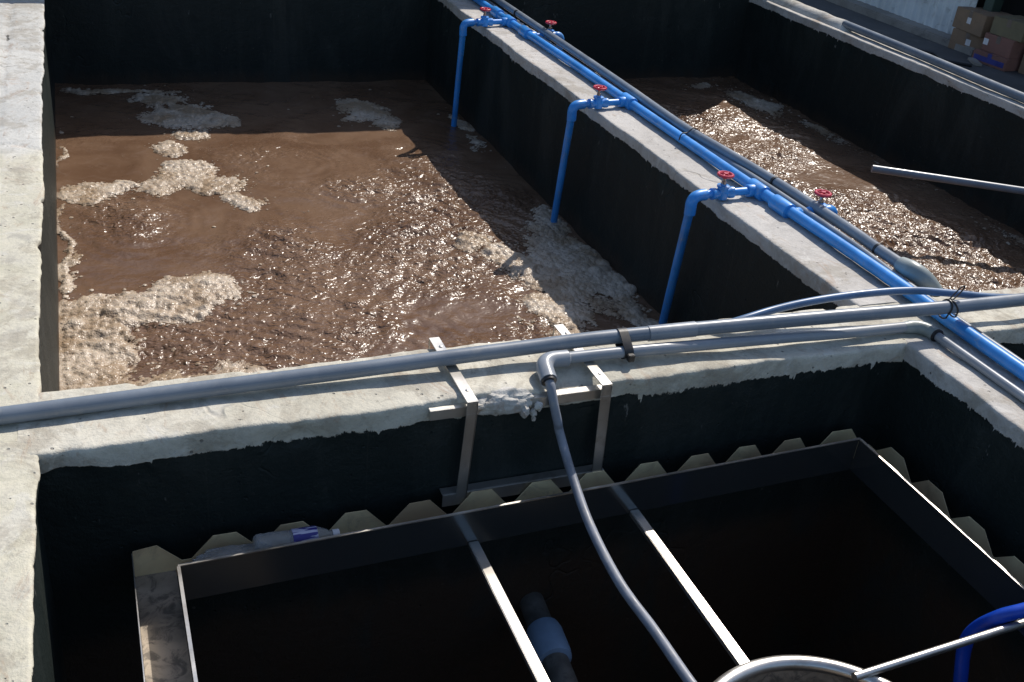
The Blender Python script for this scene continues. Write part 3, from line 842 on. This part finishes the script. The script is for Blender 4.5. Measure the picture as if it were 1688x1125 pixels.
# toothed outer plates: trapezoid teeth between V notches
def tooth_profile(a0, a1, cents, top_w, base_w, zt_, zv):
    pr = []
    for c in cents:
        pr += [(c - base_w / 2, zv), (c - top_w / 2, zt_), (c + top_w / 2, zt_), (c + base_w / 2, zv)]
    pr = [(min(max(a, a0), a1), z) for a, z in pr]
    return pr
def toothed(prof, a0, a1, fn, ext, mat):
    """split into convex strips so that the notched plate triangulates cleanly"""
    m = MB(); pts = [(a0, prof[0][1])] + prof + [(a1, prof[-1][1])]
    for (a, za), (b_, zb_) in zip(pts, pts[1:]):
        if b_ - a < 1e-5: continue
        m.prism([fn(a, za), fn(b_, zb_), fn(b_, -.40), fn(a, -.40)], ext)
    bmesh.ops.remove_doubles(m.bm, verts=m.bm.verts, dist=1e-6)
    return m
yo = 2.105
cents = [.012] + [.205, .375, .545, .722, .902, 1.082, 1.252, 1.430, 1.604, 1.772, 1.940, 2.130]
prof = []
for i, c in enumerate(cents):
    tw = .058 if 0 < i < len(cents) - 1 else (.075 if i else .055); bw = .172 if i < len(cents) - 1 else .2
    j = .002 * math.sin(i * 2.7)
    prof += [(max(XLo, c - bw / 2 + .001), -.352), (c - tw / 2, -.291 + j + i * .0012), (c + tw / 2, -.291 + j * .5 + i * .0012), (min(XRo, c + bw / 2 - .001), -.352)]
prof[0] = (XLo, -.300); prof[1] = (XLo + .001, -.298)
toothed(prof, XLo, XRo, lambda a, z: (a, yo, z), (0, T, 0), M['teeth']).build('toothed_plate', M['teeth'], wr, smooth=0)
cr = [1.985 - .1765 * k for k in range(10)]
prof = []
for c in reversed(cr):
    prof += [(c - .086, -.352), (c - .030, -.300), (c + .032, -.300), (c + .086, -.352)]
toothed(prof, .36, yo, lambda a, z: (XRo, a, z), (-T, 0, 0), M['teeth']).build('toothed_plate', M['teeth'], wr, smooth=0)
plate([(XLo, yo, -.302), (XLo, .35, -.300), (XLo, .35, -.40), (XLo, yo, -.40)], (-T, 0, 0), 'outer_plate', M['steel'])
# trough floors
m = MB()
m.box((XLo + .0005, .35, -.383), (XL - T - .0005, yo, -.380)); m.build('trough_floor', M['steeld'], wr, smooth=0)
m = MB(); m.prism([(XL, yin(XL) + .003, -.374), (XRi, yin(XRi) + .003, -.374), (XRi, yo - .001, -.374), (XL, yo - .001, -.374)], (0, 0, -.003)); m.build('trough_floor', M['steeld'], wr, smooth=0)
m = MB(); m.box((XRi + .003, .35, -.379), (XRo - .003, 2.0, -.376)); m.build('trough_floor', M['steeld'], wr, smooth=0)
# square cross struts
for x, y0 in ((.850, .35), (1.352, 1.395)):
    MB().box((x - .0145, y0, -.392), (x + .0145, yin(x) - .001, -.374)).build('strut', M['steel'], wr, bevel=.002)
MB().tube([(1.545, 1.262, -.318), (XRi - .001, 1.285, -.312)], .0105, 16).build('strut', M['steel'], wr)
MB().box((XL, .62, -.392), (1.05, .65, -.374)).build('strut', M['steel'], wr, bevel=.002)
# feed well ring
fw = empty('feed_well', (1.36, 1.06, -.4), 'round steel feed well with a bright tubular rim at the bottom of the picture', 'feed well')
MB().ring((1.36, 1.06, -.345), .314, .0185, 96, 16).build('rim', M['steel'], fw)
b = MB(); bm = b.bm
K = 96; rr = []
for (R, z) in ((.316, -.35), (.316, -.80), (.311, -.80), (.311, -.35)):
    rr.append([bm.verts.new((1.36 + R * math.cos(2 * math.pi * k / K), 1.06 + R * math.sin(2 * math.pi * k / K), z)) for k in range(K)])
for i in range(4):
    for k in range(K): bm.faces.new((rr[i][k], rr[i][(k + 1) % K], rr[(i + 1) % 4][(k + 1) % K], rr[(i + 1) % 4][k]))
b.build('drum', M['steeld'], fw)

# sunken pipe deep in the near tank
sp = empty('sunken_pipe', (1.13, 2.14, -.8), 'dark old pipe with a pale blue coupling deep in the near black tank', 'pipe')
MB().tube([(1.128, 2.16, -.80), (1.055, 1.4, -.80), (1.03, .6, -.85)], .040, 28).build('pipe_run', M['oldpipe'], sp)
MB().tube([(1.117, 2.035, -.8), (1.1165, 2.03, -.8), (1.1145, 2.01, -.8), (1.106, 1.925, -.8), (1.104, 1.905, -.8), (1.103, 1.900, -.8)], [.041, .052, .056, .056, .052, .041], 28).build('coupling', M['coupling'], sp)
# deep blue hose at the lower right
hs = empty('blue_hose', (2.1, 1.27, -.24), 'deep blue hose curling down behind the strut at the lower right corner', 'hose')
MB().tube(curve([(2.50, 1.42, .02), (2.38, 1.36, -.02), (2.24, 1.31, -.13), (2.13, 1.275, -.235), (2.04, 1.31, -.300), (2.02, 1.345, -.375), (2.03, 1.36, -.46), (2.04, 1.33, -.60), (2.07, 1.30, -.85), (2.1, 1.3, -1.3)], 10), .0185, 24).build('hose_run', M['bluehose'], hs)

# bottle and crumpled bag in the trough
bt = empty('plastic_bottle', (.40, 2.055, -.32), 'clear plastic bottle with a blue label lying in the steel trough', 'bottle')
prof_b = [(.004, -.105), (.022, -.104), (.029, -.098), (.031, -.085), (.029, -.075), (.031, -.066), (.030, -.03), (.030, .03), (.031, .045), (.028, .06), (.019, .08), (.012, .092), (.012, .104), (.004, .105)]
m = MB(); m.lathe(prof_b, (0, 0, 0), 'X', 28)
for v in m.bm.verts:
    f = 1 + .10 * mnoise.noise(Vector((v.co.x * 30, v.co.y * 20, v.co.z * 20)))
    v.co = Vector((v.co.x, v.co.y * f, v.co.z * f))
o1 = m.build('bottle_body', M['plastic'], bt, local=True)
m = MB(); m.lathe([(.0305, -.028), (.0316, -.027), (.0316, .035), (.0305, .036)], (.02, 0, 0), 'X', 28)
for v in m.bm.verts:
    f = 1 + .04 * mnoise.noise(Vector((v.co.x * 40, v.co.y * 30, v.co.z * 30)))
    v.co = Vector((v.co.x, v.co.y * f, v.co.z * f))
m.build('bottle_label', M['label'], bt, local=True)
m = MB(); m.lathe([(.0135, .098), (.0135, .114), (.012, .116)], (0, 0, 0), 'X', 20); m.build('bottle_cap', M['paper'], bt, local=True)
bt.location = (.372, 2.050, -.298); bt.rotation_euler = (0, .05, .03); bt.scale = (1.0, .9, .9)
b = MB(); bm = b.bm
bmesh.ops.create_icosphere(bm, subdivisions=5, radius=1)
for v in bm.verts:
    n_ = v.co.copy()
    f = 1 + .3 * mnoise.noise(n_ * 2.5) + .2 * abs(mnoise.noise(n_ * 6))
    v.co = Vector((.215 + n_.x * .085 * f, 2.045 + n_.y * .036 * f, -.318 + n_.z * .020 * f))
tag(b.build('plastic_bag', M['plastic'], smooth=50), 'crumpled clear plastic bag in the trough at its left corner', 'plastic bag')

# ---------------------------------------------------------------- PIPES ON THE RIGHT
pipe_thing('grey_pipe', [(5.125, 6.20, .036), (5.12, 5.4, .035), (5.10, 4.6, .034), (5.11, 3.6, .034), (5.12, 2.0, .034)], .027, M['greypipe'], 'grey pipe along the far right wall beside the yard', n=8)
pipe_thing('grey_pipe', [(3.985, 4.300, -.30), (4.35, 4.10, -.305), (4.72, 3.895, -.31), (5.06, 3.71, -.315)], .021, M['greypipe'], 'short grey pipe sticking out over the right tank water', n=6)

# ---------------------------------------------------------------- YARD: shed, kerb, boxes
shed = empty('metal_shed', (7.2, 8, -.3), 'long shed with weathered zinc sheet wall beside the yard', 'shed')
bm_ = MB(); bm = bm_.bm
ys_ = np.arange(6.84, 12.0, .0125)
rows = []
for y in ys_:
    ph = (y % .095) / .095
    d_ = .012 * max(0, math.sin(ph * 2 * math.pi)) ** .5 if math.sin(ph * 2 * math.pi) > 0 else 0
    lap = .004 if (int(y / .76) % 2) else 0
    rows.append([bm.verts.new((6.95 - d_ - lap, y, z)) for z in (-.24, .6, 1.3, 1.90)] + [bm.verts.new((6.953 - d_ - lap + .004, y, z)) for z in (1.90, -.24)])
for a, c in zip(rows, rows[1:]):
    for k in range(5): bm.faces.new((a[k], a[k + 1], c[k + 1], c[k]))
bm_.build('sheet_wall', M['zinc'], shed)
MB().box((6.72, 1.5, 1.90), (10.5, 12.0, 1.97)).build('roof', M['zinc'], shed)
MB().box((8.6, 1.5, -.3), (8.7, 12.0, 1.90)).build('back_wall', M['dark'], shed)
MB().box((6.97, 6.98, -.3), (8.6, 7.05, 1.90)).build('partition', M['dark'], shed)
for y in (6.74, 4.2, 1.6):
    MB().box((6.98, y - .05, -.3), (7.08, y + .05, 1.90)).build('post', M['greenpost'] if y < 6.8 else M['dark'], shed, bevel=.004)
k = MB(); bm = k.bm
m = MB(); m.box((6.78, 6.55, -.31), (6.965, 12, -.235)); m.build('kerb', M['kerb'], shed, bevel=.012)
def carton(name, x, y, z, sx, sy, sz, rz, mat, label, tape=None, lab=None):
    r = empty(name, (x, y, z), label, 'box', 'cardboard boxes stacked at the shed')
    m = MB(); m.box((-sx / 2, -sy / 2, 0), (sx / 2, sy / 2, sz)); m.build('carton', mat, r, bevel=.004, local=True)
    m = MB(); m.box((-sx / 2 - .001, -.02, sz * .6), (sx / 2 + .001, .02, sz + .0015)); m.build('tape', tape or M['tapeb'], r, local=True)
    m = MB(); m.box((-sx / 2 + .004, -sy / 2 + .003, sz + .0005), (sx / 2 - .004, -.0035, sz + .004)); m.build('flap', mat, r, local=True)
    if lab:
        m = MB(); m.box((-sx / 2 - .0016, lab[0] - .024, lab[1] - .024), (-sx / 2 + .001, lab[0] + .024, lab[1] + .024)); m.build('paper_label', M['paper'], r, local=True)
    r.rotation_euler = (0, 0, rz)
    return r
carton('cardboard_box', 6.95, 6.69, -.30, .32, .33, .165, .12, M['card'], 'brown cardboard box at the bottom of the left stack by the shed', lab=(-.02, .09))
carton('cardboard_box', 6.95, 6.68, -.134, .34, .38, .165, -.10, M['card'], 'brown cardboard box with white label topping the left stack', lab=(.0, .09))
carton('cardboard_box', 6.86, 6.30, -.30, .34, .34, .09, .08, M['card2'], 'flat box with blue print at the bottom of the middle stack', M['tape'])
m = MB(); m.box((-.1715, -.15, .02), (-.1695, .15, .06)); m.build('blue_print', M['tape'], bpy.data.objects['cardboard_box.002'], local=True)
carton('cardboard_box', 6.88, 6.29, -.208, .30, .30, .135, .02, M['card2'], 'reddish cardboard box in the middle of the middle stack', lab=(.12, .07))
carton('cardboard_box', 6.90, 6.27, -.070, .30, .31, .135, .10, M['card3'], 'olive cardboard box on top of the middle stack')
for i, (z, mt, lb) in enumerate([(-.30, 'card', 'lowest'), (-.10, 'card3', 'second lowest'), (.10, 'card', 'third'), (.30, 'card', 'topmost')]):
    carton('cardboard_box', 7.0 + .01 * i, 5.93, z, .34, .34, .197, .04 * (-1) ** i, M[mt], lb + ' cardboard box of the tall stack at the right edge', lab=(.05, .12) if i % 2 else None)
for i, (z, mt, lb) in enumerate([(-.30, 'card3', 'lowest'), (-.05, 'card', 'middle'), (.20, 'card', 'upper')]):
    carton('cardboard_box', 7.32, 6.26, z, .36, .36, .247, .05 * (-1) ** i, M[mt], lb + ' cardboard box standing behind the middle stack', lab=(.10, .15))
tag(MB().tube(curve([(6.35, 7.05, -.290), (6.30, 6.8, -.289), (6.42, 6.6, -.289), (6.36, 6.4, -.289), (6.5, 6.25, -.289)], 8), .011, 10).build('cable', M['black']), 'black cable lying on the yard asphalt by the shed', 'cable')
tag(MB().box((-.10, -.03, 0), (.10, .03, .022), Matrix.Rotation(1.1, 3, 'Z'), (6.62, 6.35, -.2975)).build('wood_scrap', M['kerb'], bevel=.003), 'pale scrap of wood on the yard asphalt by the kerb', 'wood scrap')
